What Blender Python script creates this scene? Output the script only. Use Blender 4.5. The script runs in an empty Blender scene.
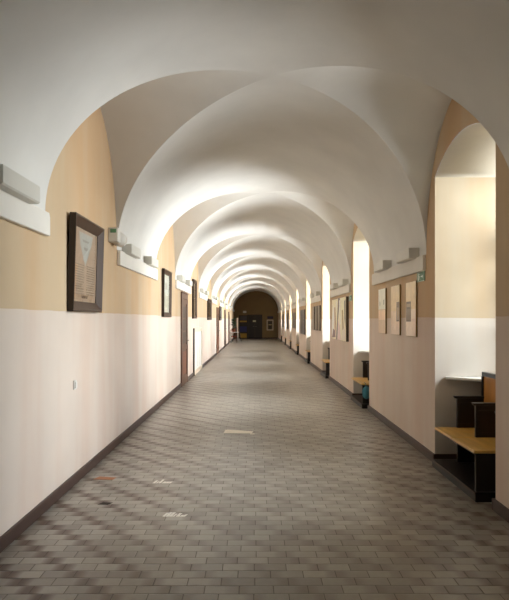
import bpy, bmesh, math, random
from mathutils import Vector, Matrix
random.seed(7)
S = bpy.context.scene
COL = S.collection
PI = math.pi
F_PX = 578.0

# ------------------------------------------------------------------ camera
cam = bpy.data.cameras.new('camera'); camo = bpy.data.objects.new('camera', cam); COL.objects.link(camo)
cam.sensor_fit = 'VERTICAL'; cam.sensor_height = 36.0; cam.lens = F_PX/600*36
cam.shift_y = 20/600; cam.clip_end = 200; cam.clip_start = 0.05
camo.location = (0, 0, 1.6); camo.rotation_euler = (PI/2, 0, 0)
S.camera = camo

# ------------------------------------------------------------------ colour management, world, daylight
S.view_settings.view_transform = 'Standard'; S.view_settings.look = 'None'
S.view_settings.gamma = 1; S.view_settings.use_curve_mapping = False
S.view_settings.exposure = 2.14
W = bpy.data.worlds.new('world'); S.world = W; W.use_nodes = True
wn = W.node_tree; wn.nodes.clear()
sky = wn.nodes.new('ShaderNodeTexSky'); sky.sky_type = 'NISHITA'; sky.sun_disc = False
sky.sun_elevation = math.radians(50); sky.sun_rotation = math.radians(200)
bg = wn.nodes.new('ShaderNodeBackground'); bg.inputs['Strength'].default_value = 0.25
wo = wn.nodes.new('ShaderNodeOutputWorld')
wn.links.new(sky.outputs[0], bg.inputs[0]); wn.links.new(bg.outputs[0], wo.inputs[0])

XL, XR = -1.764, 2.023          # wall faces
XC = 0.18                       # crown of the vault
ZA, ZS, ZSR = 4.08, 2.50, 2.37             # crown height, springing
PER = 5.40
YEND, YBACK = 49.5, -4.2
PER_R, PER_L = 5.35, 5.43
NY0 = lambda k: 4.85 + PER_R*k    # niche near edge
NW = 1.63
XWIN = 2.95
KS = list(range(-1, 8))
# daylight through each window, power set window by window
PW = {-1: 16, 0: 135, 1: 275, 2: 300, 3: 310, 4: 330, 5: 340, 6: 350, 7: 240}
for k in KS:
    L = bpy.data.lights.new('window_daylight', 'AREA'); L.shape = 'RECTANGLE'
    L.size = 1.6 if k < 1 else 2.4; L.size_y = 2.8 if k < 1 else 3.3; L.energy = PW[k]; L.color = (0.93, 0.965, 1.0)
    lo = bpy.data.objects.new('window_daylight', L); COL.objects.link(lo)
    lo.location = (4.7 if k < 1 else 3.9, NY0(k)+NW/2, 2.8 if k < 1 else 1.95)
    lo.rotation_euler = (0, math.radians(90), 0)     # emits towards -X
    # area lamps emit along local -Z
    lo.rotation_euler = (PI/2, 0, PI/2)

# ------------------------------------------------------------------ materials
def srgb(c): return tuple(((v/255)/12.92 if v/255 <= .04045 else (((v/255)+.055)/1.055)**2.4) for v in c)+(1,)
class NT:
    def __init__(s, m): s.m = m; s.t = m.node_tree
    def n(s, typ, **kw):
        nd = s.t.nodes.new(typ)
        for k, v in kw.items(): setattr(nd, k, v)
        return nd
    def l(s, a, b): s.t.links.new(a, b)
    def math(s, op, a, b=None, c=None, clamp=False):
        nd = s.n('ShaderNodeMath', operation=op); nd.use_clamp = clamp
        for i, v in enumerate((a, b, c)):
            if v is None: continue
            if isinstance(v, (int, float)): nd.inputs[i].default_value = v
            else: s.l(v, nd.inputs[i])
        return nd.outputs[0]
    def mix(s, f, a, b, typ='MIX'):
        nd = s.n('ShaderNodeMix', data_type='RGBA', blend_type=typ)
        for i, v in ((0, f), (6, a), (7, b)):
            if isinstance(v, (int, float)): nd.inputs[i].default_value = v
            elif isinstance(v, tuple): nd.inputs[i].default_value = v
            else: s.l(v, nd.inputs[i])
        return nd.outputs[2]
def mat(name, rgb=(200, 200, 200), rough=.6, noise=0.0, nscale=6, metal=0, spec=.5, bump=0.0, bscale=30, stretch=(1, 1, 1), coat=0):
    m = bpy.data.materials.new(name); m.use_nodes = True
    q = NT(m); b = m.node_tree.nodes['Principled BSDF']
    b.inputs['Roughness'].default_value = rough; b.inputs['Metallic'].default_value = metal
    b.inputs['Specular IOR Level'].default_value = spec; b.inputs['Coat Weight'].default_value = coat
    c = srgb(rgb); b.inputs['Base Color'].default_value = c
    tc = q.n('ShaderNodeTexCoord'); mp = q.n('ShaderNodeMapping'); mp.inputs['Scale'].default_value = stretch
    q.l(tc.outputs['Object'], mp.inputs[0])
    nz = q.n('ShaderNodeTexNoise'); nz.inputs['Scale'].default_value = nscale; nz.inputs['Detail'].default_value = 5
    q.l(mp.outputs[0], nz.inputs[0])
    n = max(noise, .02)
    dk = tuple(v*(1-n) for v in c[:3])+(1,); lt = tuple(min(1, v*(1+n)) for v in c[:3])+(1,)
    rp = q.n('ShaderNodeMapRange'); rp.inputs[1].default_value = .3; rp.inputs[2].default_value = .7
    q.l(nz.outputs[0], rp.inputs[0])
    q.l(q.mix(rp.outputs[0], dk, lt), b.inputs['Base Color'])
    if bump:
        n2 = q.n('ShaderNodeTexNoise'); n2.inputs['Scale'].default_value = bscale; q.l(mp.outputs[0], n2.inputs[0])
        bp = q.n('ShaderNodeBump'); bp.inputs['Strength'].default_value = bump; bp.inputs['Distance'].default_value = .01
        q.l(n2.outputs[0], bp.inputs['Height']); q.l(bp.outputs[0], b.inputs['Normal'])
    return m

M = {}
M['vault'] = mat('vault_plaster', (221, 218, 212), .9, .05, 1.6, bump=.12, bscale=9, spec=.2)
M['soffit'] = mat('cream_soffit_plaster', (238, 230, 212), .9, .04, 3, bump=.1, spec=.2)
M['white'] = mat('white_plaster', (228, 222, 212), .85, .03, 3, spec=.25)
M['grey_paint'] = mat('light_grey_enamel', (212, 208, 198), .5, .03, 5)
M['dark_base'] = mat('dark_skirting_paint', (66, 46, 38), .45, .12, 8)
M['dark_wood'] = mat('black_stained_wood', (26, 18, 14), .38, .25, 14, stretch=(1, 1, .15), bump=.05)
M['seat_wood'] = mat('honey_varnished_wood', (216, 168, 84), .3, .16, 16, stretch=(1.2, .12, 1), coat=.3)
M['panel_wood'] = mat('orange_brown_panel_wood', (186, 128, 60), .4, .16, 12, stretch=(1, 1, .12))
M['frame_wood'] = mat('brown_frame_wood', (66, 46, 32), .45, .18, 20, stretch=(1, .2, 1))
M['frame_dark'] = mat('dark_wood_and_frame_shade', (44, 30, 22), .5, .15, 20)  # darker copy of the frame wood, side shade put into the colour
M['door_wood'] = mat('brown_door_wood', (98, 66, 46), .45, .2, 12, stretch=(1, 1, .1))
M['door_red'] = mat('reddish_door_panel', (122, 72, 48), .45, .2, 12, stretch=(1, 1, .1))
M['door_dark'] = mat('near_black_door_wood', (34, 25, 20), .5, .2, 12, stretch=(1, 1, .1))
M['metal'] = mat('worn_steel', (150, 145, 135), .35, .05, 20, metal=.9)
M['brass'] = mat('dull_brass', (150, 120, 70), .35, .05, 20, metal=.9)
M['window_paint'] = mat('white_window_paint', (225, 222, 214), .4, .02, 10)
M['green'] = mat('green_sign', (92, 138, 100), .5, .05, 10)
M['sign_white'] = mat('white_pictogram', (220, 232, 216), .5, .02, 10)
M['teal'] = mat('teal_cloth', (52, 112, 128), .85, .2, 14, bump=.3, bscale=25)
M['end_wall'] = mat('olive_brown_wall_paint', (128, 106, 72), .85, .06, 1.5, bump=.05)
M['leaf'] = mat('dark_green_leaf', (58, 84, 40), .5, .25, 12)
M['pot'] = mat('terracotta', (140, 82, 58), .8, .1, 10)
M['plastic'] = mat('white_switch_plastic', (228, 222, 214), .35, .02, 10)
M['cream'] = mat('cream_cover_paint', (222, 202, 178), .55, .04, 4)
M['chair_red'] = mat('red_brown_upholstery', (130, 62, 44), .8, .15, 14)
M['white_top'] = mat('white_table_laminate', (226, 222, 214), .35, .02, 10)
M['tape'] = mat('off_white_floor_patch', (238, 232, 220), .6, .06, 30)
M['scuff'] = mat('worn_pale_paint', (232, 228, 218), .7, .15, 60)
M['orange_tile'] = mat('orange_brick_tile', (176, 118, 82), .6, .15, 30)
M['dark_tile'] = mat('dark_gap_in_tile', (52, 40, 34), .8, .15, 30)

def glass_mat():
    m = bpy.data.materials.new('window_glass'); m.use_nodes = True; q = NT(m); m.node_tree.nodes.clear()
    o = q.n('ShaderNodeOutputMaterial'); mx = q.n('ShaderNodeMixShader'); t = q.n('ShaderNodeBsdfTransparent'); g = q.n('ShaderNodeBsdfGlossy')
    t.inputs[0].default_value = (.96, .98, .97, 1); g.inputs['Roughness'].default_value = .02
    fr = q.n('ShaderNodeFresnel'); fr.inputs[0].default_value = 1.5
    q.l(fr.outputs[0], mx.inputs[0]); q.l(t.outputs[0], mx.inputs[1]); q.l(g.outputs[0], mx.inputs[2]); q.l(mx.outputs[0], o.inputs[0])
    return m
M['glass'] = glass_mat()

def wall_mat(name, hi=(202, 178, 146), lo=(218, 202, 187)):
    m = bpy.data.materials.new(name); m.use_nodes = True; q = NT(m); b = m.node_tree.nodes['Principled BSDF']
    b.inputs['Roughness'].default_value = .8; b.inputs['Specular IOR Level'].default_value = .25
    g = q.n('ShaderNodeNewGeometry'); sp = q.n('ShaderNodeSeparateXYZ'); q.l(g.outputs['Position'], sp.inputs[0])
    wob = q.n('ShaderNodeTexNoise'); wob.inputs['Scale'].default_value = 2.2; q.l(g.outputs['Position'], wob.inputs[0])
    zz = q.math('ADD', sp.outputs[2], q.math('MULTIPLY', q.math('SUBTRACT', wob.outputs[0], .5), .02))
    f = q.math('GREATER_THAN', q.math('ADD', zz, q.math('MULTIPLY', sp.outputs[0], .014)), 1.657)
    # hand-brushed vertical streaks and patches in the paint
    mp = q.n('ShaderNodeMapping'); mp.inputs['Scale'].default_value = (1, 1, .12); q.l(g.outputs['Position'], mp.inputs[0])
    st = q.n('ShaderNodeTexNoise'); st.inputs['Scale'].default_value = 2.6; st.inputs['Detail'].default_value = 6; q.l(mp.outputs[0], st.inputs[0])
    pt = q.n('ShaderNodeTexNoise'); pt.inputs['Scale'].default_value = .9; pt.inputs['Detail'].default_value = 5; q.l(g.outputs['Position'], pt.inputs[0])
    h1, l1 = srgb(hi), srgb(lo)
    hi2 = srgb(tuple(int(v*k) for v, k in zip(hi, (1.0, .955, .91)))); lo2 = srgb(tuple(int(v*k) for v, k in zip(lo, (.985, .955, .94))))
    mr = q.n('ShaderNodeMapRange'); mr.inputs[1].default_value = .38; mr.inputs[2].default_value = .64; q.l(st.outputs[0], mr.inputs[0])
    ch = q.mix(mr.outputs[0], h1, hi2); cl = q.mix(mr.outputs[0], l1, lo2)
    mr2 = q.n('ShaderNodeMapRange'); mr2.inputs[1].default_value = .35; mr2.inputs[2].default_value = .7
    mr2.inputs[3].default_value = .93; mr2.inputs[4].default_value = 1.04; q.l(pt.outputs[0], mr2.inputs[0])
    c = q.mix(f, cl, ch)
    hs = q.n('ShaderNodeHueSaturation'); q.l(mr2.outputs[0], hs.inputs['Value']); q.l(c, hs.inputs['Color'])
    q.l(hs.outputs[0], b.inputs['Base Color'])
    bp = q.n('ShaderNodeBump'); bp.inputs['Strength'].default_value = .12; bp.inputs['Distance'].default_value = .02
    q.l(st.outputs[0], bp.inputs['Height']); q.l(bp.outputs[0], b.inputs['Normal'])
    return m
M['wall'] = wall_mat('two_tone_wall_paint')
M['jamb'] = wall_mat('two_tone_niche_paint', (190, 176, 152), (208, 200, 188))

TW, TH = .205, .1028
def floor_mat():
    m = bpy.data.materials.new('brick_tile_floor'); m.use_nodes = True; q = NT(m); b = m.node_tree.nodes['Principled BSDF']
    g = q.n('ShaderNodeNewGeometry'); sp = q.n('ShaderNodeSeparateXYZ'); q.l(g.outputs['Position'], sp.inputs[0])
    X, Y = sp.outputs[0], sp.outputs[1]
    wb = q.n('ShaderNodeTexNoise'); wb.inputs['Scale'].default_value = 1.1; wb.inputs['Detail'].default_value = 1; q.l(g.outputs['Position'], wb.inputs[0])
    Yw = q.math('ADD', Y, q.math('MULTIPLY', wb.outputs[0], .03))
    r = q.math('FLOOR', q.math('DIVIDE', Yw, TH))
    odd = q.math('MODULO', q.math('ADD', r, 1000), 2)
    # every few rows the laying slips a little
    wr = q.n('ShaderNodeTexWhiteNoise', noise_dimensions='1D'); q.l(r, wr.inputs['W'])
    slip = q.math('MULTIPLY', q.math('SUBTRACT', wr.outputs[0], .5), .03)
    xs = q.math('ADD', q.math('ADD', X, q.math('MULTIPLY', odd, TW/2)), slip)
    ci = q.math('FLOOR', q.math('DIVIDE', xs, TW))
    fx = q.math('FRACT', q.math('DIVIDE', xs, TW)); fy = q.math('FRACT', q.math('DIVIDE', Yw, TH))
    ex = q.math('MULTIPLY', q.math('MINIMUM', fx, q.math('SUBTRACT', 1, fx)), TW)
    ey = q.math('MULTIPLY', q.math('MINIMUM', fy, q.math('SUBTRACT', 1, fy)), TH)
    e = q.math('MINIMUM', ex, ey)
    gr = q.n('ShaderNodeMapRange'); gr.inputs[1].default_value = .0008; gr.inputs[2].default_value = .003; q.l(e, gr.inputs[0])   # 0 in joint
    cv = q.n('ShaderNodeCombineXYZ'); q.l(ci, cv.inputs[0]); q.l(r, cv.inputs[1])
    wn_ = q.n('ShaderNodeTexWhiteNoise', noise_dimensions='3D'); q.l(cv.outputs[0], wn_.inputs[0])
    base = q.mix(wn_.outputs[0], srgb((132, 124, 112)), srgb((162, 155, 143)))
    # burnt tile ends laid so that they run in diagonals
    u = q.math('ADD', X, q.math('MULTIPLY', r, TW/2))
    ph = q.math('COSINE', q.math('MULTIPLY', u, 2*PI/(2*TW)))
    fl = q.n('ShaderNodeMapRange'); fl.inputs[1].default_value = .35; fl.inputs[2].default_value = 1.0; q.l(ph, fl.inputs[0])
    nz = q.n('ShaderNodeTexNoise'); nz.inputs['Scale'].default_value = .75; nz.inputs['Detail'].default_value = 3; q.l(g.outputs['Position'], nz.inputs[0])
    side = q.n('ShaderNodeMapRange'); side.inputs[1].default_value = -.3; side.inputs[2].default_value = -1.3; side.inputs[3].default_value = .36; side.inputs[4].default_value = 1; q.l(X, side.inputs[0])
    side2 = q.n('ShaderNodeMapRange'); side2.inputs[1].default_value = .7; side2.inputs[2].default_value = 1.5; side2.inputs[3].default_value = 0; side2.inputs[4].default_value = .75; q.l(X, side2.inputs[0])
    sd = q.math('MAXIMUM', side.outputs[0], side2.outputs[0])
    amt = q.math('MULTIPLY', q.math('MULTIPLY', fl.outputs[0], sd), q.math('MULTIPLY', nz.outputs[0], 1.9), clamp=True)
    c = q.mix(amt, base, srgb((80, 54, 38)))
    sm = q.n('ShaderNodeTexNoise'); sm.inputs['Scale'].default_value = 22; sm.inputs['Detail'].default_value = 5; q.l(g.outputs['Position'], sm.inputs[0])
    mr = q.n('ShaderNodeMapRange'); mr.inputs[3].default_value = .86; mr.inputs[4].default_value = 1.12; q.l(sm.outputs[0], mr.inputs[0])
    hs = q.n('ShaderNodeHueSaturation'); q.l(mr.outputs[0], hs.inputs['Value']); q.l(c, hs.inputs['Color'])
    c = q.mix(gr.outputs[0], srgb((78, 68, 58)), hs.outputs[0])
    q.l(c, b.inputs['Base Color'])
    rr = q.n('ShaderNodeMapRange'); rr.inputs[3].default_value = .29; rr.inputs[4].default_value = .38; q.l(nz.outputs[0], rr.inputs[0])
    rj = q.math('ADD', rr.outputs[0], q.math('MULTIPLY', q.math('SUBTRACT', 1, gr.outputs[0]), .35))
    q.l(rj, b.inputs['Roughness'])
    b.inputs['Specular IOR Level'].default_value = .65
    edge = q.n('ShaderNodeMapRange'); edge.inputs[1].default_value = 0; edge.inputs[2].default_value = .009; edge.interpolation_type = 'SMOOTHSTEP'; q.l(e, edge.inputs[0])
    tilt = q.math('MULTIPLY', wn_.outputs[0], .35)
    hgt = q.math('ADD', q.math('ADD', edge.outputs[0], tilt), q.math('MULTIPLY', sm.outputs[0], .25))
    bp = q.n('ShaderNodeBump'); bp.inputs['Strength'].default_value = .5; bp.inputs['Distance'].default_value = .003
    q.l(hgt, bp.inputs['Height']); q.l(bp.outputs[0], b.inputs['Normal'])
    return m
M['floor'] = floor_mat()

# ------------------------------------------------------------------ mesh helpers
class MB:
    def __init__(s): s.bm = bmesh.new(); s.mats = []
    def mi(s, m):
        if m not in s.mats: s.mats.append(m)
        return s.mats.index(m)
    def box(s, x0, y0, z0, x1, y1, z1, m=None, bev=0):
        b2 = bmesh.new()
        bmesh.ops.create_cube(b2, size=1)
        bmesh.ops.scale(b2, vec=(abs(x1-x0), abs(y1-y0), abs(z1-z0)), verts=b2.verts)
        bmesh.ops.translate(b2, vec=((x0+x1)/2, (y0+y1)/2, (z0+z1)/2), verts=b2.verts)
        if bev: bmesh.ops.bevel(b2, geom=b2.edges[:], offset=bev, segments=2, profile=.5, affect='EDGES')
        s.merge(b2, m); return s
    def merge(s, b2, m=None, smooth=False):
        i = s.mi(m) if m else 0
        mp = {v: s.bm.verts.new(v.co) for v in b2.verts}
        for f in b2.faces:
            try:
                nf = s.bm.faces.new([mp[v] for v in f.verts]); nf.material_index = i; nf.smooth = smooth
            except ValueError: pass
        b2.free(); return s
    def prism(s, pts, axis, a, b, m=None, bev=0):
        """pts 2-D outline; axis 'x','y','z' extruded from a to b"""
        def P(u, v, w):
            return {'x': (w, u, v), 'y': (u, w, v), 'z': (u, v, w)}[axis]
        b2 = bmesh.new()
        A = [b2.verts.new(P(u, v, a)) for u, v in pts]; B = [b2.verts.new(P(u, v, b)) for u, v in pts]
        b2.faces.new(A); b2.faces.new(B[::-1])
        n = len(pts)
        for i in range(n): b2.faces.new((A[i], B[i], B[(i+1) % n], A[(i+1) % n]))
        bmesh.ops.recalc_face_normals(b2, faces=b2.faces)
        if bev: bmesh.ops.bevel(b2, geom=b2.edges[:], offset=bev, segments=2, profile=.5, affect='EDGES')
        return s.merge(b2, m)
    def tube(s, p, q, r, r2=None, seg=12, m=None):
        p, q = Vector(p), Vector(q); d = q-p; b2 = bmesh.new()
        bmesh.ops.create_cone(b2, cap_ends=True, segments=seg, radius1=r, radius2=r if r2 is None else r2, depth=d.length)
        R = d.to_track_quat('Z', 'Y').to_matrix().to_4x4(); R.translation = (p+q)/2
        bmesh.ops.transform(b2, matrix=R, verts=b2.verts)
        return s.merge(b2, m, smooth=True)
    def ball(s, c, r, sc=(1, 1, 1), m=None, sub=3):
        b2 = bmesh.new(); bmesh.ops.create_icosphere(b2, subdivisions=sub, radius=r)
        bmesh.ops.scale(b2, vec=sc, verts=b2.verts); bmesh.ops.translate(b2, vec=c, verts=b2.verts)
        return s.merge(b2, m, smooth=True)
    def lathe(s, prof, c=(0, 0, 0), seg=24, m=None):
        b2 = bmesh.new(); rings = []
        for r, z in prof:
            rings.append([b2.verts.new((c[0]+r*math.cos(2*PI*i/seg), c[1]+r*math.sin(2*PI*i/seg), c[2]+z)) for i in range(seg)])
        for a, b in zip(rings, rings[1:]):
            for i in range(seg): b2.faces.new((a[i], a[(i+1) % seg], b[(i+1) % seg], b[i]))
        b2.faces.new(rings[0][::-1]); b2.faces.new(rings[-1])
        return s.merge(b2, m, smooth=True)
    def quad(s, pts, m=None, smooth=False):
        f = s.bm.faces.new([s.bm.verts.new(p) for p in pts]); f.material_index = s.mi(m) if m else 0; f.smooth = smooth
    def build(s, name, m=None, parent=None, weld=0, normals=False):
        if weld: bmesh.ops.remove_doubles(s.bm, verts=s.bm.verts, dist=weld)
        if normals: bmesh.ops.recalc_face_normals(s.bm, faces=s.bm.faces)
        me = bpy.data.meshes.new(name); s.bm.to_mesh(me); s.bm.free()
        for mm in (s.mats if s.mats else [m]): me.materials.append(mm)
        o = bpy.data.objects.new(name, me); COL.objects.link(o)
        if parent: o.parent = parent
        return o
def tag(o, label=None, cat=None, group=None, kind=None):
    if label: o['label'] = label
    if cat: o['category'] = cat
    if group: o['group'] = group
    if kind: o['kind'] = kind
    return o
def thing(name, label, cat, loc=(0, 0, 0), rz=0, group=None):
    o = bpy.data.objects.new(name, None); COL.objects.link(o); o.location = loc; o.rotation_euler = (0, 0, rz)
    o.empty_display_size = .1
    return tag(o, label, cat, group)
def copy_tree(o, parent=None):
    c = o.copy(); COL.objects.link(c); c.parent = parent
    for ch in list(o.children): copy_tree(ch, c)
    return c
def struct(o, label=None, cat=None): return tag(o, label, cat, kind='structure')

# ------------------------------------------------------------------ floor
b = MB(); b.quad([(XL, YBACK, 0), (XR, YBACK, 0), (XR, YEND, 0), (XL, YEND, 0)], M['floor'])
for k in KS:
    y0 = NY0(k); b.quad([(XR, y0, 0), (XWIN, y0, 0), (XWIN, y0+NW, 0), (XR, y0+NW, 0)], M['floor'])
struct(b.build('floor'), 'floor of small brown grey brick tiles running down the corridor', 'floor')

# ------------------------------------------------------------------ vault
LC = lambda k: 6.14 + PER_L*k; LA = 1.27; RC = lambda k: 5.62 + PER_R*k; RA = 1.19
RL, RR = XC-XL, XR-XC
def uof(x): return (x-XC)/(RR if x > XC else RL)
def zs_(x): return ZSR if x > XC+1e-6 else ZS
def zmain(x): return zs_(x) + (ZA-zs_(x))*math.sqrt(max(0, 1-uof(x)**2))
def lat(x, k):
    w = (x-XL)/(XR-XL); c = LC(k)*(1-w)+RC(k)*w; a = LA*(1-w)+RA*w
    u = uof(x); H = (ZA-zs_(x)) + (.07*u*u if u < 0 else -.16*u*u)
    return c, a, H
def tcross(x, k):
    c, a, H = lat(x, k); v = (zmain(x)-zs_(x))/H
    return math.sqrt(max(0, 1-v*v)) if v < 1 else 0
NX = 72
xs = [XC - RL*math.cos(PI/2*i/(NX//2)) for i in range(NX//2)] + [XC] + [XC + RR*math.sin(PI/2*i/(NX//2)) for i in range(1, NX//2+1)]
b = MB()
def grid(fn, nv, rev=False):
    b2 = bmesh.new(); rows = []
    for x in xs: rows.append([b2.verts.new(fn(x, j/nv)) for j in range(nv+1)])
    for r0, r1 in zip(rows, rows[1:]):
        for j in range(nv):
            b2.faces.new((r0[j], r0[j+1], r1[j+1], r1[j]))
    bmesh.ops.remove_doubles(b2, verts=b2.verts, dist=1e-5)
    b.merge(b2, M['vault'], smooth=True)
def edge_far(x, k):   # y of the groin on the far side of opening k
    c, a, H = lat(x, k); return c + a*tcross(x, k)
def edge_near(x, k):
    c, a, H = lat(x, k); return c - a*tcross(x, k)
grid(lambda x, v: (x, YBACK+(edge_near(x, KS[0])-YBACK)*v, zmain(x)), 8)
for k in KS:
    if k < KS[-1]: grid(lambda x, v: (x, edge_far(x, k)+(edge_near(x, k+1)-edge_far(x, k))*v, zmain(x)), 14)
    else: grid(lambda x, v: (x, edge_far(x, k)+(YEND-edge_far(x, k))*v, zmain(x)), 14)
    def lf(x, v):
        c, a, H = lat(x, k); t0 = tcross(x, k); an = math.asin(min(1, t0)); th = -an+2*an*v; t = math.sin(th)
        return (x, c+a*t, zs_(x)+H*math.cos(th))
    grid(lf, 24)
ceil = b.build('ceiling', M['vault'])
struct(ceil, 'off-white plastered barrel vault crossed by lunettes between broad arch bands', 'ceiling')

# ------------------------------------------------------------------ walls
def ltop(y):
    for k in KS:
        t = (y-LC(k))/LA
        if abs(t) < 1: return ZS+(ZA-ZS+.07)*math.sqrt(1-t*t)
    return ZS
def rtop(y):
    for k in KS:
        t = (y-RC(k))/RA
        if abs(t) < 1: return ZSR+(ZA-ZSR-.16)*math.sqrt(1-t*t)
    return ZSR
NZ = 3.2; NH = .25
def ntop(y, k):
    t = (y-NY0(k)-NW/2)/(NW/2); R = ((NW/2)**2+NH**2)/(2*NH)
    return NZ + NH - R + math.sqrt(max(0, R*R-(t*NW/2)**2))
def ysamples(cents, a, extra):
    ys = {YBACK, YEND}
    y = YBACK
    while y < YEND: ys.add(round(y, 4)); y += .9
    for k in KS:
        for i in range(41): ys.add(round(cents(k)-a*math.cos(PI*i/40), 5))
    for e in extra: ys.add(round(e, 5))
    out = []
    for v in sorted(ys):
        if v < YBACK or v > YEND: continue
        if out and v-out[-1] < 1e-4: continue
        out.append(v)
    return out
b = MB(); ys = ysamples(LC, LA, [])
for y0, y1 in zip(ys, ys[1:]): b.quad([(XL, y0, 0), (XL, y1, 0), (XL, y1, ltop(y1)+.004), (XL, y0, ltop(y0)+.004)], M['wall'])
struct(b.build('wall_left', weld=1e-5), 'long left wall painted peach above and pale pink below', 'wall')
ext = []
for k in KS:
    for i in range(17): ext.append(NY0(k)+NW*i/16)
b = MB(); ys = ysamples(RC, RA, ext)
for y0, y1 in zip(ys, ys[1:]):
    ym = (y0+y1)/2; z0 = z1 = 0
    for k in KS:
        if NY0(k)-1e-4 < ym < NY0(k)+NW+1e-4: z0, z1 = ntop(max(NY0(k), y0), k), ntop(min(y1, NY0(k)+NW), k)
    b.quad([(XR, y1, z1), (XR, y0, z0), (XR, y0, rtop(y0)+.004), (XR, y1, rtop(y1)+.004)], M['wall'])
for k in KS:   # niche jambs, soffit and back
    ya, yb = NY0(k), NY0(k)+NW
    for y in (ya, yb): b.quad([(XR, y, 0), (XWIN, y, 0), (XWIN, y, NZ), (XR, y, NZ)], M['jamb'])
    n = 16
    for i in range(n):
        p, q_ = ya+NW*i/n, ya+NW*(i+1)/n
        b.quad([(XR, p, ntop(p, k)), (XR, q_, ntop(q_, k)), (XWIN, q_, ntop(q_, k)), (XWIN, p, ntop(p, k))], M['soffit'], True)
    b.quad([(XWIN, ya, 0), (XWIN, yb, 0), (XWIN, yb, .95), (XWIN, ya, .95)], M['jamb'])
struct(b.build('wall_right', weld=1e-5), 'right wall of broad piers with arched window niches between them', 'wall')
b = MB(); b.box(XL-.1, YEND, 0, XR+.1, YEND+.1, 4.3, M['end_wall'])
struct(b.build('wall_back'), 'dim olive brown wall closing the far end of the corridor', 'wall')
b = MB(); b.box(XL-.1, YBACK-.1, 0, XR+.1, YBACK, 4.3, M['wall'])
struct(b.build('wall_front'), 'wall closing the corridor behind the viewer', 'wall')

# skirting
DOORS = [(13.78, 15.05, 2.28), (26.7, 28.3, 2.19), (33.6, 35.2, 2.19), (38.6, 40.2, 2.15)]
b = MB(); y = YBACK+.01
cuts = sorted([(d[0]-.002, d[1]+.002) for d in DOORS]+[(16.55, 19.05)])
for a0, a1 in cuts+[(YEND-.02, YEND)]:
    b.box(XL+.001, y, .001, XL+.024, a0, .10, M['dark_base'], .004); y = a1
struct(b.build('baseboard_left'), 'dark brown skirting along the foot of the left wall', 'baseboard')
b = MB(); y = YBACK+.01
for k in KS:
    ya, yb = NY0(k), NY0(k)+NW
    b.box(XR-.024, y, .001, XR-.001, ya, .10, M['dark_base'], .004); y = yb
    b.box(XR-.024, yb-.024, .001, XWIN-.03, yb-.001, .10, M['dark_base'], .004)
    b.box(XR-.024, ya+.001, .001, XWIN-.03, ya+.024, .10, M['dark_base'], .004)
b.box(XR-.024, y, .001, XR-.001, YEND-.02, .10, M['dark_base'], .004)
struct(b.build('baseboard_right'), 'dark brown skirting along the right piers and into the niches', 'baseboard')
b = MB(); b.box(-.62+1.3, YEND-.024, .001, XR-.03, YEND-.001, .10, M['dark_base'], .004)
struct(b.build('baseboard_back'), 'dark skirting on the far end wall', 'baseboard')

# imposts at the foot of every arch band
tn = 0
def impost(side, y0, y1):
    global tn; tn += 1
    b = MB(); z0, z1, t = (2.305, 2.50, .045) if side < 0 else (2.185, 2.37, .04)
    pts = [(y0, z0), (y1, z0), (y1, z1-.04), (y1-.02, z1), (y0+.02, z1), (y0, z1-.04)]
    if side < 0: b.prism(pts, 'x', XL+.001, XL+t, M['white'], .008)
    else: b.prism(pts, 'x', XR-t, XR-.001, M['white'], .008)
    o = b.build('trim_%d' % tn)
    struct(o, 'white impost slab at the foot of an arch band on the %s wall' % ('left' if side < 0 else 'right'), 'trim')
for k in range(-1, 8):
    e = LC(k+1)-LA if k < 7 else YEND-.02
    impost(-1, LC(k)+LA, e)
    e = RC(k+1)-RA if k < 7 else YEND-.02
    impost(1, RC(k)+RA, e)

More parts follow.
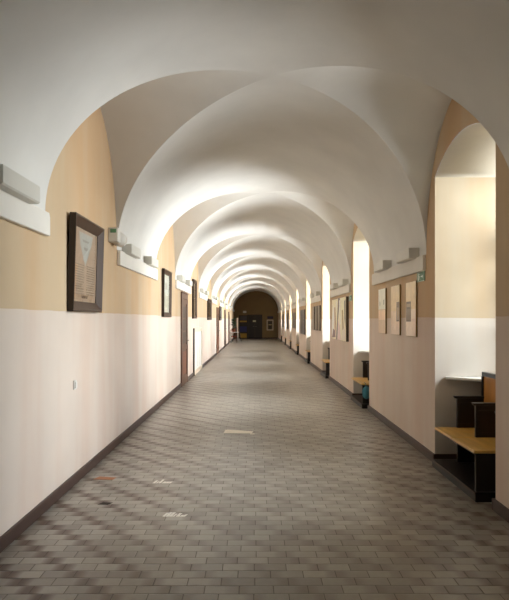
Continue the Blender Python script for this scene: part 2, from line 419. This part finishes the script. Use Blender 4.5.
# ------------------------------------------------------------------ windows
def window(k):
    ya, yb = NY0(k)+.002, NY0(k)+NW-.002; ym = (ya+yb)/2; x0, x1 = XWIN, XWIN+.07
    b = MB(); n = 16; fw = .07; z0 = .95
    # outer frame: jambs, sill rail, arched head
    b.box(x0, ya, z0, x1, ya+fw, NZ, M['window_paint'], .006); b.box(x0, yb-fw, z0, x1, yb, NZ, M['window_paint'], .006)
    b.box(x0, ya, z0, x1, yb, z0+fw, M['window_paint'], .006)
    for i in range(n):
        p, r = ya+(yb-ya)*i/n, ya+(yb-ya)*(i+1)/n
        zp, zr = ntop(p, k), ntop(r, k)
        b.prism([(p, zp-fw), (r, zr-fw), (r, zr+.03), (p, zp+.03)], 'x', x0, x1, M['window_paint'])
    fr = b.build('window_%d' % (k+2))
    struct(fr, 'white framed arched window at the back of a right-hand niche', 'window')
    for s in (0, 1):
        a0 = ya+fw if s == 0 else ym; a1 = ym if s == 0 else yb-fw
        c = MB(); w = .05
        c.box(x0+.01, a0, z0+fw, x1-.01, a0+w, 2.45, bev=.004); c.box(x0+.01, a1-w, z0+fw, x1-.01, a1, 2.45, bev=.004)
        for z in (z0+fw, 1.48, 1.96, 2.40): c.box(x0+.012, a0+w, z, x1-.012, a1-w, z+(.05 if z in (z0+fw, 2.40) else .028), bev=.003)
        c.build('casement', M['window_paint'], fr)
    c = MB(); c.box(x0, ya+fw, 2.45, x1, yb-fw, 2.53, bev=.006); c.box(x0+.01, ym-.025, 2.53, x1-.01, ym+.025, NZ+NH-fw, bev=.003)
    c.build('transom', M['window_paint'], fr)
    c = MB(); c.quad([(x0+.04, ya+fw, z0+fw), (x0+.04, yb-fw, z0+fw), (x0+.04, yb-fw, NZ-.02), (x0+.04, ym, NZ+NH-.04), (x0+.04, ya+fw, NZ-.02)], M['glass'])
    c.build('pane', None, fr)
    # sill board, running forward along the far jamb
    c = MB(); pts = [(2.50, ya), (2.50, yb-.32), (2.44, yb-.27), (2.17, yb-.035), (2.14, yb-.02), (2.14, yb), (XWIN+.01, yb), (XWIN+.01, ya)]
    c.prism(pts, 'z', .935, .965, M['window_paint'], .006)
    c.build('window_sill', None, fr)
for k in KS: window(k)

# ------------------------------------------------------------------ benches
def make_bench():
    """origin: floor, niche near edge at the wall face; local x into niche, y down the corridor"""
    t = thing('bench', '', 'bench', (XR, 0, 0))
    y0, y1 = .23, 1.35; ym = .81; xf = -.093
    b = MB(); b.box(-.085, .22, .001, .43, 1.46, .085, bev=.006); b.build('plinth', M['dark_wood'], t)
    b = MB(); b.box(-.093, .215, .066, -.088, 1.46, .088, bev=.002); b.build('plinth_edge', M['frame_wood'], t)
    for a0, a1 in ((y0, ym-.003), (ym+.003, y1)):
        b = MB(); b.box(xf, a0, .425, .42, a1, .452, bev=.006); b.build('seat', M['seat_wood'], t)
    b = MB(); b.box(.0, y0+.05, .36, .03, y1-.03, .425, bev=.004); b.box(.36, y0+.05, .36, .39, y1-.03, .425, bev=.004); b.build('seat_rail', M['dark_wood'], t)
    for yy in (y0+.02, ym-.02, y1-.045):
        b = MB(); b.box(-.07 if yy < .5 else .14, yy, .085, .42, yy+.032, .425, bev=.004); b.build('leg', M['dark_wood'], t)
        b = MB(); b.box(.135, yy, .452, .42, yy+.032, .765, bev=.004)
        b.box(.155, yy-.006, .50, .40, yy, .72, bev=.003); dv = b.build('divider', M['dark_wood'], t)
        b = MB(); b.prism([(.115, .765), (.42, .765), (.42, .79), (.105, .79)], 'y', yy-.012, yy+.044, bev=.004); b.build('divider_cap', M['dark_wood'], dv)
    b = MB(); b.box(.392, y0+.06, .085, .40, y1-.05, .36); b.build('added_dark_panel', M['dark_wood'], t)  # dark panel added so the space below the seat stays dark
    b = MB(); b.box(.425, y0, .45, .45, y1, 1.0, bev=.003); b.build('backrest', M['panel_wood'], t)
    b = MB(); b.box(.415, y0-.01, 1.0, .462, y1+.005, 1.045, bev=.005); b.build('top_rail', M['dark_wood'], t)
    b = MB(); b.box(.41, y1-.03, .085, .465, y1+.005, 1.0, bev=.004); b.build('back_post', M['dark_wood'], t)
    b = MB(); b.box(.41, y0-.005, .085, .465, y0+.03, 1.0, bev=.004); b.build('back_post', M['dark_wood'], t)
    return t
blab = ['honey-topped black wooden bench with dividers in the nearest window niche',
        'honey-topped black wooden bench in the second niche, teal bag under its seat',
        'dark bench with pale worn seat in the third window niche from the viewer',
        'dark bench with pale seat in the fourth window niche from the viewer',
        'small-looking dark bench in the fifth window niche from the viewer',
        'dark bench in the sixth window niche from the viewer',
        'dark bench in the seventh niche, last but one from the dim end wall',
        'farthest dark bench, in the last window niche by the dim end wall']
bench0 = make_bench()
for k in range(8):
    t = bench0 if k == 0 else copy_tree(bench0)
    t.location = (XR, NY0(k), 0); t['label'] = blab[k]; t['group'] = 'niche benches along the right wall'

# teal bag hanging off the near end of the second bench's seat
b = MB(); bx, by = 2.0, NY0(1)+.135
b.ball((bx, by, .30), .1, (.75, .62, 1.15)); bag = thing('cloth_bag', 'crumpled teal cloth bag hanging at the edge of the second bench seat', 'bag')
b.build('bag_body', M['teal'], bag)
b = MB(); b.tube((bx, by, .39), (bx, by+.075, .459), .005); b.tube((bx, by+.075, .459), (bx, by+.20, .459), .005)
b.build('strap', M['teal'], bag)

# ------------------------------------------------------------------ uplights
def make_uplight():
    """origin at wall face, z 2.5; local +x away from the wall, y along"""
    t = thing('wall_uplight', '', 'wall light')
    b = MB(); pts = [(.003, 0.02), (.115, 0.0), (.14, .02), (.14, .13), (.125, .13), (.11, .045), (.02, .045), (.02, .13), (.003, .13)]
    cap = [(.003, .02), (.03, 0), (.118, 0), (.128, .012), (.128, .13), (.003, .13)]
    b.prism(cap, 'y', 0, .012, bev=.001); b.prism(cap, 'y', .64, .652, bev=.001)
    b.prism([(.003, .02), (.03, 0), (.118, 0), (.128, .012), (.128, .13), (.116, .13), (.116, .03), (.003, .035)], 'y', .012, .64)
    b.box(.003, 0, .0, .014, .652, .13)
    b.build('housing', M['grey_paint'], t)
    b = MB(); b.box(.016, .012, .112, .115, .64, .118); b.build('diffuser', M['white'], t)
    return t
up0 = make_uplight(); first = True
def ordw(n): return ['', 'first', 'second', 'third', 'fourth', 'fifth', 'sixth', 'seventh', 'eighth', 'ninth'][n]
for side, cen, a in ((-1, LC, LA), (1, RC, RA)):
    for k in range(-1, 7):
        y0 = cen(k)+a
        for j, dy in enumerate((.28, 1.72)):
            if k == -1 and j == 0: continue
            if k == -1 and side > 0: continue
            t = up0 if first else copy_tree(up0); first = False
            if side < 0: t.location = (XL, y0+dy+(.06 if j else 0), 2.485); t.rotation_euler = (0, 0, 0)
            else: t.location = (XR, y0+dy+.652, 2.355); t.rotation_euler = (0, 0, PI)
            sd = 'left' if side < 0 else 'right'
            nf = 'nearer' if j == 0 else 'farther'
            if k == -1: t['label'] = 'large cut-off grey box uplight at the left edge of the photo'; t['group'] = 'box uplights on the left wall'
            else:
                pier = ordw(k+1)
                t['label'] = f'grey box uplight on the {sd} wall, {nf} of the pair on the {pier} full impost'
                t['group'] = f'box uplights on the {sd} wall'

# ------------------------------------------------------------------ pictures and panels
CM = {}
def cmat(rgb, rough=.6):
    if (rgb, rough) not in CM:
        CM[(rgb, rough)] = mat('pigment_%d_%d_%d' % rgb, rgb, rough, .09, 14)
    return CM[(rgb, rough)]
def wall_frame(t, side, yc, zc, tilt=0):
    """place an empty so that local x = viewer's right, local y = up, local z = out of the wall"""
    if side < 0: R = Matrix(((0, 0, 1), (1, 0, 0), (0, 1, 0)))      # right=+Y, out=+X
    else: R = Matrix(((0, 0, -1), (-1, 0, 0), (0, 1, 0)))
    if tilt: R = R @ Matrix.Rotation(tilt, 3, 'X')
    t.rotation_euler = R.to_euler(); t.location = (XL if side < 0 else XR, yc, zc)
def face(b, w, h, z, base, shapes, rough=.5):
    b.quad([(-w/2, -h/2, z), (w/2, -h/2, z), (w/2, h/2, z), (-w/2, h/2, z)], cmat(base, rough))
    for i, (poly, c) in enumerate(shapes):
        zz = z+.0004*(1+min(i, 11))
        b.quad([((u-.5)*w, (v-.5)*h, zz) for u, v in poly], cmat(c, rough))
def R4(u0, v0, u1, v1): return [(u0, v0), (u1, v0), (u1, v1), (u0, v1)]
def framed(name, label, cat, side, yc, zc, w, h, fw, depth, base, shapes, tilt=0, group=None, fm='frame_wood', glass=True):
    t = thing(name, label, cat, group=group); wall_frame(t, side, yc, zc, tilt)
    off = .004 + (abs(math.sin(tilt))*h/2 if tilt else 0)
    b = MB()
    D, d = off+depth, off+depth*.25
    O = [(-w/2, -h/2), (w/2, -h/2), (w/2, h/2), (-w/2, h/2)]; I = [(-w/2+fw, -h/2+fw), (w/2-fw, -h/2+fw), (w/2-fw, h/2-fw), (-w/2+fw, h/2-fw)]
    L_ = .018; E = [(-w/2+L_, -h/2+L_), (w/2-L_, -h/2+L_), (w/2-L_, h/2-L_), (-w/2+L_, h/2-L_)]
    for i in range(4):
        j = (i+1) % 4
        b.quad([(*O[i], off), (*O[j], off), (*O[j], D), (*O[i], D)], M['frame_dark'])
        b.quad([(*O[i], D), (*O[j], D), (*E[j], D), (*E[i], D)], M[fm])
        b.quad([(*E[i], D), (*E[j], D), (*I[j], d), (*I[i], d)], M[fm])
        b.quad([(*I[i], d), (*I[j], d), (*I[j], off), (*I[i], off)], M['frame_dark'])
        b.quad([(*O[j], off), (*O[i], off), (*I[i], off), (*I[j], off)], M['frame_dark'])
    b.build('frame', None, t)
    b = MB(); face(b, w-2*fw+.004, h-2*fw+.004, off+depth*.12, base, shapes); b.build('print', None, t)
    if glass:
        b = MB(); z = off+depth*.2; ww, hh = w/2-fw+.002, h/2-fw+.002
        b.quad([(-ww, -hh, z), (ww, -hh, z), (ww, hh, z), (-ww, hh, z)], M['glass']); b.build('glass', None, t)
    return t
# picture 1: old document: pale funnel-shaped emblem above columns of writing
sh = [([(.22, .95), (.8, .95), (.72, .78), (.58, .6), (.5, .5), (.42, .6), (.28, .78)], (176, 172, 164)),
      ([(.02, .5), (.2, .5), (.14, .05), (.02, .05)], (196, 156, 118)),
      ([(.34, .86), (.64, .86), (.6, .83), (.38, .83)], (150, 140, 130)), ([(.4, .76), (.6, .76), (.56, .72), (.44, .72)], (146, 136, 126))]
for cx0, cx1 in ((.1, .46), (.54, .92)):
    for i in range(13):
        v = .50-.033*i
        sh.append((R4(cx0+random.uniform(0, .02), v, cx1-random.uniform(0, .06), v+.013), (132, 112, 92)))
sh.append((R4(.38, .05, .62, .09), (96, 74, 60)))
framed('picture', 'largest left-wall picture, an old document in a dark brown frame tilted forward', 'picture', -1, 5.935, 2.15, 1.02, .93, .10, .06, (176, 148, 124), sh, tilt=.03, group='framed pictures on the left wall')
sh = [(R4(.05, .1, .95, .45), (206, 198, 180)), (R4(.12, .5, .88, .9), (216, 214, 204)), ([(.3, .6), (.7, .62), (.6, .8), (.35, .78)], (190, 182, 168))]  # pale tones are a reflection painted into the print colours
framed('picture', 'second brown-framed picture on the left wall, reflection painted pale into its print, before the brown door', 'picture', -1, 11.43, 2.12, .98, .92, .09, .05, (222, 216, 202), sh, tilt=.01, group='framed pictures on the left wall')
framed('picture', 'tall dark-framed picture on the left wall just beyond the first brown door', 'picture', -1, 16.75, 2.2, .95, 1.12, .10, .05, (150, 130, 100), [(R4(.1, .1, .9, .9), (126, 104, 78))], group='framed pictures on the left wall')
framed('picture', 'dark brown picture above the far end of the low cream cover', 'picture', -1, 22.3, 2.0, 1.7, .80, .12, .05, (96, 78, 50), [(R4(.1, .1, .9, .9), (84, 66, 42))], group='framed pictures on the left wall')
framed('picture', 'small far dark picture on the left wall right after the second brown door', 'picture', -1, 29.5, 1.93, 1.5, .70, .12, .05, (84, 66, 40), [(R4(.1, .1, .9, .9), (74, 58, 38))], group='framed pictures on the left wall')

# slim canvases on the first right pier (viewer's left = farther away)
def canvas(name, label, side, yc, zc, w, h, d, base, shapes, edge, group=None, cat='picture'):
    t = thing(name, label, cat, group=group); wall_frame(t, side, yc, zc)
    b = MB(); b.box(-w/2, -h/2, .003, w/2, h/2, d, edge, .002); b.build('stretcher', None, t)
    b = MB(); face(b, w-.006, h-.006, d+.0008, base, shapes, .32); b.build('painting', None, t)
    return t
EDGE = mat('ochre_canvas_edge', (150, 118, 62), .6, .1, 10); EDGED = mat('dark_canvas_edge', (74, 60, 42), .6, .1, 10)
G1 = 'slim pale panels on the first right pier'
canvas('canvas_picture', 'slim pale panel nearest the viewer on the right pier, dark photo at its left', 1, 7.40, 1.74, .47, .70, .022, (240, 212, 160),
       [(R4(0, 0, 1, .5), (238, 212, 184)), (R4(.03, .27, .52, .64), (96, 74, 48)), (R4(.08, .29, .47, .5), (128, 106, 78)), (R4(.08, .54, .47, .6), (160, 134, 98)), (R4(.55, .32, .98, .5), (250, 226, 196))], EDGE, G1)
canvas('canvas_picture', 'middle slim beige panel of three on the right pier, dark strip at right edge', 1, 8.22, 1.74, .50, .70, .022, (232, 204, 152),
       [(R4(0, 0, 1, .48), (230, 202, 170)), (R4(.66, .27, .97, .66), (112, 88, 56)), (R4(.74, .3, .92, .55), (176, 146, 104)), (R4(.3, .1, .6, .45), (238, 212, 182))], EDGE, G1)
canvas('canvas_picture', 'farthest slim panel of three on the right pier, pale grey-white upper half', 1, 9.08, 1.74, .50, .70, .022, (222, 190, 150),
       [(R4(0, .54, 1, 1), (234, 232, 212)), (R4(.02, .3, .98, .52), (244, 206, 162)), (R4(.2, .63, .26, .72), (80, 74, 56)), (R4(.75, .64, .82, .75), (80, 74, 56))], EDGE, G1)
canvas('painting', 'large abstract canvas of white and yellow vertical streaks on the second right pier', 1, 13.52, 1.62, 2.25, .97, .06, (244, 232, 192),
       [([(.48, 1), (.6, 1), (.48, .5), (.42, 0), (.32, 0), (.42, .55)], (86, 62, 38)), ([(.0, .5), (.12, .9), (.2, .5), (.1, .0), (.0, .1)], (250, 248, 238)),
        ([(.2, .8), (.27, .8), (.32, .4), (.29, .1), (.22, .3)], (168, 108, 48)), ([(.47, .5), (.62, .3), (.68, 0), (.44, 0)], (234, 206, 194)),
        ([(.66, 1), (.9, 1), (.86, .6), (.72, .5)], (250, 242, 206)), ([(.74, .7), (.82, .72), (.86, .3), (.79, .2)], (170, 136, 34)),
        ([(.02, .02), (.3, .05), (.24, .22), (.12, .26)], (104, 36, 24)), ([(.7, .02), (.98, .02), (.94, .3), (.8, .25)], (240, 226, 200)),
        ([(.32, .95), (.4, .95), (.38, .6), (.34, .55)], (252, 248, 228)), ([(.9, .9), (.98, .95), (.98, .3), (.92, .5)], (104, 88, 56)),
        ([(.56, .95), (.63, .95), (.68, .4), (.6, .35)], (252, 248, 232))], EDGED, None)
G3 = 'narrow dark panels on the third right pier'
for i, (yc, lb) in enumerate(((17.9, 'nearest'), (18.7, 'middle'), (19.5, 'farthest'))):
    canvas('canvas_picture', f'{lb} of three narrow olive-brown panels on the third right pier', 1, yc, 1.66, .58, .78, .04, (112, 92, 56),
           [(R4(.1, .1, .6, .9), (92, 76, 46)), (R4(.65, .05, .9, .95), (132, 110, 70))], EDGED, G3)
G4 = 'tall dark panels on the fourth right pier'
for i, (yc, lb) in enumerate(((23.3, 'nearest'), (24.05, 'middle'), (24.8, 'farthest'))):
    canvas('canvas_picture', f'{lb} of three tall dark panels on the fourth right pier', 1, yc, 1.52, .62, 1.0, .04, (70, 60, 46),
           [(R4(.1, .08, .9, .92), (58, 50, 40))], EDGED, G4)
for yc, lb in ((28.9, 'nearer'), (29.9, 'farther')):
    canvas('canvas_picture', f'{lb} of two olive panels on the fifth right pier', 1, yc, 1.58, .8, .78, .04, (110, 94, 58), [(R4(.1, .1, .9, .9), (94, 80, 48))], EDGED, 'olive panels on the fifth right pier')
canvas('canvas_picture', 'dark panel on the sixth right pier, far down the corridor', 1, 35.0, 1.55, 1.6, .95, .04, (66, 56, 44), [(R4(.1, .1, .9, .9), (56, 48, 38))], EDGED)
canvas('canvas_picture', 'farthest dark panel on the right wall, just before the end', 1, 41.0, 1.55, 1.6, .9, .04, (66, 56, 44), [(R4(.1, .1, .9, .9), (56, 48, 38))], EDGED)

# ------------------------------------------------------------------ exit signs, emergency light, switch
def exit_sign(label, yc, zc, w=.31, h=.118):
    t = thing('exit_sign', label, 'sign', group='green escape signs on the right wall'); wall_frame(t, 1, yc, zc)
    b = MB(); b.box(-w/2, -h/2, .002, w/2, h/2, .012, M['green'], .001); b.build('sign_plate', None, t)
    b = MB(); z = .0135; s = h
    def q(p): b.quad([(u*s, v*s, z) for u, v in p], M['sign_white'])
    # border
    W2, H2 = w/2/s, .5
    for r in ((-W2, H2-.05, W2, H2), (-W2, -H2, W2, -H2+.05), (-W2, -H2, -W2+.05, H2), (W2-.05, -H2, W2, H2)): q([(r[0], r[1]), (r[2], r[1]), (r[2], r[3]), (r[0], r[3])])
    q([(.15, -.06), (.55, -.06), (.55, .06), (.15, .06)]); q([(.55, -.22), (.55, .22), (.85, 0)])                 # arrow
    q([(-.95, -.38), (-.62, -.38), (-.62, .38), (-.95, .38)])                                                     # door
    q([(-.35, .08), (-.2, .04), (-.28, -.14), (-.42, -.08)]); q([(-.42, -.08), (-.32, -.14), (-.5, -.36), (-.56, -.3)])
    q([(-.3, -.1), (-.24, -.14), (-.06, -.3), (-.12, -.34)]); q([(-.22, .06), (-.04, -.02), (-.06, -.07), (-.22, 0)]); q([(-.36, .08), (-.52, -.02), (-.56, .04), (-.36, .14)])
    n = 10; q([(-.24+.09*math.cos(2*PI*i/n), .24+.09*math.sin(2*PI*i/n)) for i in range(n)])
    b.build('pictogram', None, t)
exit_sign('green escape sign below the impost above the slim panels, nearest on right wall', 7.0, 2.125)
exit_sign('small green escape sign on the second right pier beside the large canvas', 12.15, 2.06)
t = thing('emergency_light', 'round white emergency light with green end on the left wall beside the big picture', 'emergency light')
wall_frame(t, -1, 7.12, 2.63)
b = MB(); b.box(-.17, -.085, .003, -.02, .085, .12, M['grey_paint'], .01); b.build('housing', None, t)
b = MB(); b.box(-.1745, .02, .03, -.1705, .065, .10, M['green'], .001); b.build('green_label', None, t)
b = MB(); b.tube((-.02, -.03, .09), (.10, -.03, .09), .085, .085, 24); b.ball((.10, -.03, .09), .085, (.9, 1, 1)); b.build('lens', M['white'], t)
t = thing('light_switch', 'small white switch on the pale lower part of the left wall', 'switch'); wall_frame(t, -1, 5.66, .965)
b = MB(); b.box(-.04, -.045, .002, .04, .045, .012, bev=.003); b.build('switch_plate', M['plastic'], t)
b = MB(); b.box(-.026, -.03, .012, .026, .03, .022, bev=.003); b.build('rocker', M['plastic'], t)

# ------------------------------------------------------------------ left wall doors
def door(n, y0, y1, zt, label, panel='door_red'):
    t = thing('door_%d' % n, label, 'door'); t['kind'] = 'structure'; wall_frame(t, -1, (y0+y1)/2, 0)
    w = y1-y0
    b = MB(); f = .13
    b.box(-w/2, 0.002, .002, -w/2+f, zt, .034, bev=.006); b.box(w/2-f, 0.002, .002, w/2, zt, .034, bev=.006); b.box(-w/2+f, zt-f-.03, .002, w/2-f, zt, .034, bev=.006)
    b.box(-w/2-.0, zt-.03, .002, w/2+.0, zt, .05, bev=.006)
    b.build('door_frame', M['door_wood'], t)
    iw = w/2-f-.004; zt2 = zt-f-.034
    b = MB(); b.box(-iw, .006, .004, iw, zt2, .012)
    for (u0, v0, u1, v1) in ((-iw, .006, -iw+.1, zt2), (iw-.1, .006, iw, zt2), (-iw+.1, .006, iw-.1, .22), (-iw+.1, zt2-.12, iw-.1, zt2), (-iw+.1, .86, iw-.1, .98)):
        b.box(u0, v0, .012, u1, v1, .026, bev=.004)
    d = b.build('door_leaf', M['door_wood'], t)
    b = MB(); b.box(-iw+.14, .26, .012, iw-.14, .82, .022, bev=.008); b.build('lower_panel', M[panel], d)
    b = MB()
    for j in range(3):
        z0 = 1.02+j*(zt2-.14-1.02)/3; z1 = z0+(zt2-.14-1.02)/3-.04
        b.box(-iw+.14, z0, .012, iw-.14, z1, .021, bev=.008)
    b.build('upper_panel', M['frame_wood'], d)
    b = MB(); b.box(iw-.075, .96, .026, iw-.03, 1.16, .033, bev=.002); b.tube((iw-.052, 1.08, .033), (iw-.052, 1.08, .085), .011); b.tube((iw-.052, 1.08, .08), (iw-.17, 1.08, .08), .010)
    b.build('door_handle', M['metal'], d)
door(1, *DOORS[0], 'nearest brown panelled wooden door in the left wall')
door(2, *DOORS[1], 'second brown door in the left wall, far down')
door(3, *DOORS[2], 'third brown door in the left wall', 'door_wood')
door(4, *DOORS[3], 'last brown door in the left wall before the plant', 'door_wood')

# low cream cover past the first door
t = thing('radiator_cover', 'low cream painted cover standing against the left wall beyond the first door', 'radiator cover', (XL, 0, 0))
b = MB(); b.box(.003, 16.6, .002, .045, 16.72, 1.36, bev=.004); b.box(.003, 18.9, .002, .045, 19.02, 1.36, bev=.004); b.box(.003, 16.72, 1.24, .045, 18.9, 1.36, bev=.004); b.box(.003, 16.72, .002, .045, 18.9, .12, bev=.004)
b.build('surround', M['cream'], t)
for a0 in (16.73, 17.455, 18.18):
    b = MB(); b.box(.003, a0, .125, .03, a0+.71, 1.235, bev=.006); b.box(.03, a0+.08, .2, .036, a0+.63, 1.15, bev=.004); b.build('panel', M['white'], t)
b = MB(); b.box(.003, 16.575, .002, .046, 16.595, 1.36, bev=.003); b.build('gap_shade_strip', M['frame_dark'], t)  # dark strip painted in for the shaded gap beside the cover

# ------------------------------------------------------------------ far end
t = thing('door_5', 'near-black double door in the middle of the dim end wall', 'door', (0, YEND, 0)); t['kind'] = 'structure'
b = MB(); b.box(-.60, -.08, .002, -.50, -.002, 2.06, bev=.006); b.box(.56, -.08, .002, .66, -.002, 2.06, bev=.006); b.box(-.50, -.08, 1.96, .56, -.002, 2.06, bev=.006); b.build('door_frame', M['door_dark'], t)
for x0, x1 in ((-.50, .03), (.03, .56)):
    b = MB(); b.box(x0+.004, -.05, .006, x1-.004, -.004, 1.955, bev=.003)
    for z0, z1 in ((.15, .85), (1.0, 1.82)): b.box(x0+.1, -.058, z0, x1-.1, -.05, z1, bev=.006)
    d = b.build('door_leaf', M['door_dark'], t)
    s = x1-.05 if x0 < 0 else x0+.05
    b = MB(); b.tube((s, -.05, 1.05), (s, -.1, 1.05), .01); b.tube((s, -.1, 1.05), (s+(-.1 if x0 < 0 else .1), -.1, 1.05), .009); b.build('door_handle', M['metal'], d)
b = MB(); b.box(-.14, YEND-.066, 1.43, .12, YEND-.060, 1.58, cmat((214, 206, 160)), .001)
tag(b.build('paper_notice'), 'small pale paper notice stuck on the dark end door', 'notice')
# information stand left of the door
t = thing('display_board', 'dark display board with yellow and blue posters left of the end door', 'display board', (-.93, YEND-.25, 0))
b = MB(); b.box(-.36, -.03, .06, .32, .0, 2.0, bev=.004); b.build('board', M['door_dark'], t)
for x in (-.37, .32):
    b = MB(); b.box(x-.02, -.04, .04, x+.02, .01, 2.04, bev=.004); b.build('post', M['frame_dark'], t)
    b = MB(); b.box(x-.03, -.2, .001, x+.03, .17, .04, bev=.004); b.build('foot', M['frame_dark'], t)
for z0, z1, c in ((1.42, 1.54, (190, 146, 60)), (1.58, 1.94, (70, 66, 72)), (.58, 1.05, (44, 44, 100)), (.08, .42, (176, 140, 52)), (.44, .465, (190, 146, 60))):
    b = MB(); b.box(-.31, -.036, z0, .27, -.031, z1, cmat(c), .001); b.build('poster', None, t)
t = thing('notice_case', 'pale-framed notice case hanging right of the end door', 'notice case', (1.33, YEND, 0))
b = MB(); b.box(-.28, -.05, .72, .28, -.004, 1.62, M['cream'], .004); b.build('frame', None, t)
b = MB(); b.box(-.22, -.056, .78, .22, -.051, 1.56, cmat((120, 104, 76)), .001); b.build('backing', None, t)
for x0, z0, x1, z1, c in ((-.16, 1.25, .16, 1.48, (66, 56, 50)), (-.14, .84, .14, 1.14, (58, 48, 42)), (-.12, 1.17, .12, 1.22, (196, 180, 140))):
    b = MB(); b.box(x0, -.061, z0, x1, -.057, z1, cmat(c), .001); b.build('photo', None, t)
b = MB(); b.box(1.10, YEND-.05, 1.70, 1.60, YEND-.004, 1.92, cmat((46, 42, 62)), .004)
tag(b.build('header_plaque'), 'dark plaque above the notice case on the end wall', 'plaque')
b = MB(); b.box(-.98, YEND-.10, 2.20, -.70, YEND-.004, 2.38, M['grey_paint'], .01)
tag(b.build('wall_box'), 'small pale box on the end wall above the display board', 'box')
# easel
t = thing('easel', 'wooden easel holding a narrow pale board by the left wall near the end', 'easel', (-1.32, 43.0, 0), .15)
for p, q_ in (((-.32, -.12, 0), (-.04, 0, 1.62)), ((.32, -.12, 0), (.04, 0, 1.62)), ((0, .45, 0), (0, .02, 1.6))):
    b = MB(); b.tube(p, q_, .022, .016, 10); b.build('leg', M['frame_wood'], t)
b = MB(); b.box(-.3, -.11, .62, .3, -.06, .66, bev=.004); b.build('ledge', M['frame_wood'], t)
t = thing('board', 'narrow pale board standing on the easel near the corridor end', 'board', (-1.28, 43.0, 0), .15)
b = MB(); b.box(-.045, -.12, .665, .045, -.10, 1.75, bev=.003); b.build('panel', M['cream'], t)
# table, plant, chair
t = thing('side_table', 'small white-topped table against the left wall under the plant', 'table', (-1.48, 41.6, 0))
b = MB(); b.box(-.26, -.5, .70, .34, .5, .735, bev=.006); b.build('table_top', M['white_top'], t)
for x in (-.22, .28):
    for y in (-.45, .45):
        b = MB(); b.box(x-.02, y-.02, .001, x+.02, y+.02, .70, bev=.003); b.build('leg', M['grey_paint'], t)
t = thing('potted_plant', 'leafy green potted plant on the white-topped table', 'plant', (-1.5, 41.6, .737))
b = MB(); b.lathe([(.09, 0), (.12, .02), (.15, .2), (.165, .2), (.165, .24), (.13, .24), (.12, .2)]); b.build('pot', M['pot'], t)
b = MB(); rs = random.Random(3)
for i in range(60):
    a = rs.uniform(0, 2*PI); l = rs.uniform(.18, .36); z = rs.uniform(.25, .95); tilt = rs.uniform(-.2, .7)
    d = Vector((math.cos(a), math.sin(a), tilt)).normalized(); s_ = Vector((-math.sin(a), math.cos(a), 0)); o = Vector((.03*math.cos(a), .03*math.sin(a), z))
    w = .045; up = Vector((0, 0, .03))
    d = Vector((d.x*.72, d.y, d.z))
    b.quad([o, o+d*l*.5+s_*w+up, o+d*l-up, o+d*l*.5-s_*w+up], None, True)
b.build('foliage', M['leaf'], t)
b = MB(); b.tube((0, 0, .2), (.01, 0, .95), .014, .008, 8); b.build('stem', M['frame_wood'], t)
t = thing('chair', 'red-brown upholstered chair beside the white-topped table near the end', 'chair', (-1.42, 40.62, 0), -PI/2)
b = MB(); b.box(-.21, -.21, .42, .21, .21, .48, bev=.02); b.build('seat', M['chair_red'], t)
b = MB(); b.box(-.2, -.25, .6, .2, -.21, .92, bev=.015); b.build('backrest', M['chair_red'], t)
for x, y, z in ((-.19, -.23, .9), (.19, -.23, .9), (-.19, .19, .42), (.19, .19, .42)):
    b = MB(); b.tube((x, y, 0), (x, y, z), .016, .016, 10); b.build('leg', M['dark_wood'], t)

# ------------------------------------------------------------------ floor marks
def patch(name, label, cat, m, polys, z=.0035):
    b = MB()
    for p in polys: b.prism(p, 'z', .0008, z, m)
    return tag(b.build(name), label, cat)
patch('floor_patch', 'pale rectangular patch of tape on the floor in mid corridor', 'tape', M['tape'],
      [[(-.44, 8.16), (-.04, 8.14), (-.02, 8.30), (-.42, 8.42)], [(-.06, 8.08), (.0, 8.08), (.0, 8.13), (-.06, 8.13)]])
rs = random.Random(5)
def scuffs(label, x0, x1, y, n, h):
    ps = []
    for i in range(n):
        a = x0+(x1-x0)*i/n; w = (x1-x0)/n*rs.uniform(.5, .95); d = rs.uniform(.3, 1)*h; sk = .02
        ps.append([(a, y), (a+w, y), (a+w+sk, y+d), (a+sk, y+d)])
    patch('paint_marks', label, 'paint marks', M['scuff'], ps, .002)
scuffs('row of worn pale paint marks on the floor, nearer of the two', -.75, -.56, 4.70, 7, .11)
scuffs('faint worn pale paint marks on the floor, farther of the two', -1.0, -.82, 5.66, 6, .14)
patch('repair_tile', 'orange repaired tile fragment near the left skirting', 'tile', M['orange_tile'], [[(-1.62, 5.80), (-1.42, 5.78), (-1.40, 5.86), (-1.58, 5.90)]], .003)
patch('chipped_tile', 'small dark chipped tile spot on the floor near the left wall', 'tile', M['dark_tile'], [[(-1.36, 5.01), (-1.27, 5.00), (-1.24, 5.06), (-1.33, 5.07)]], .002)
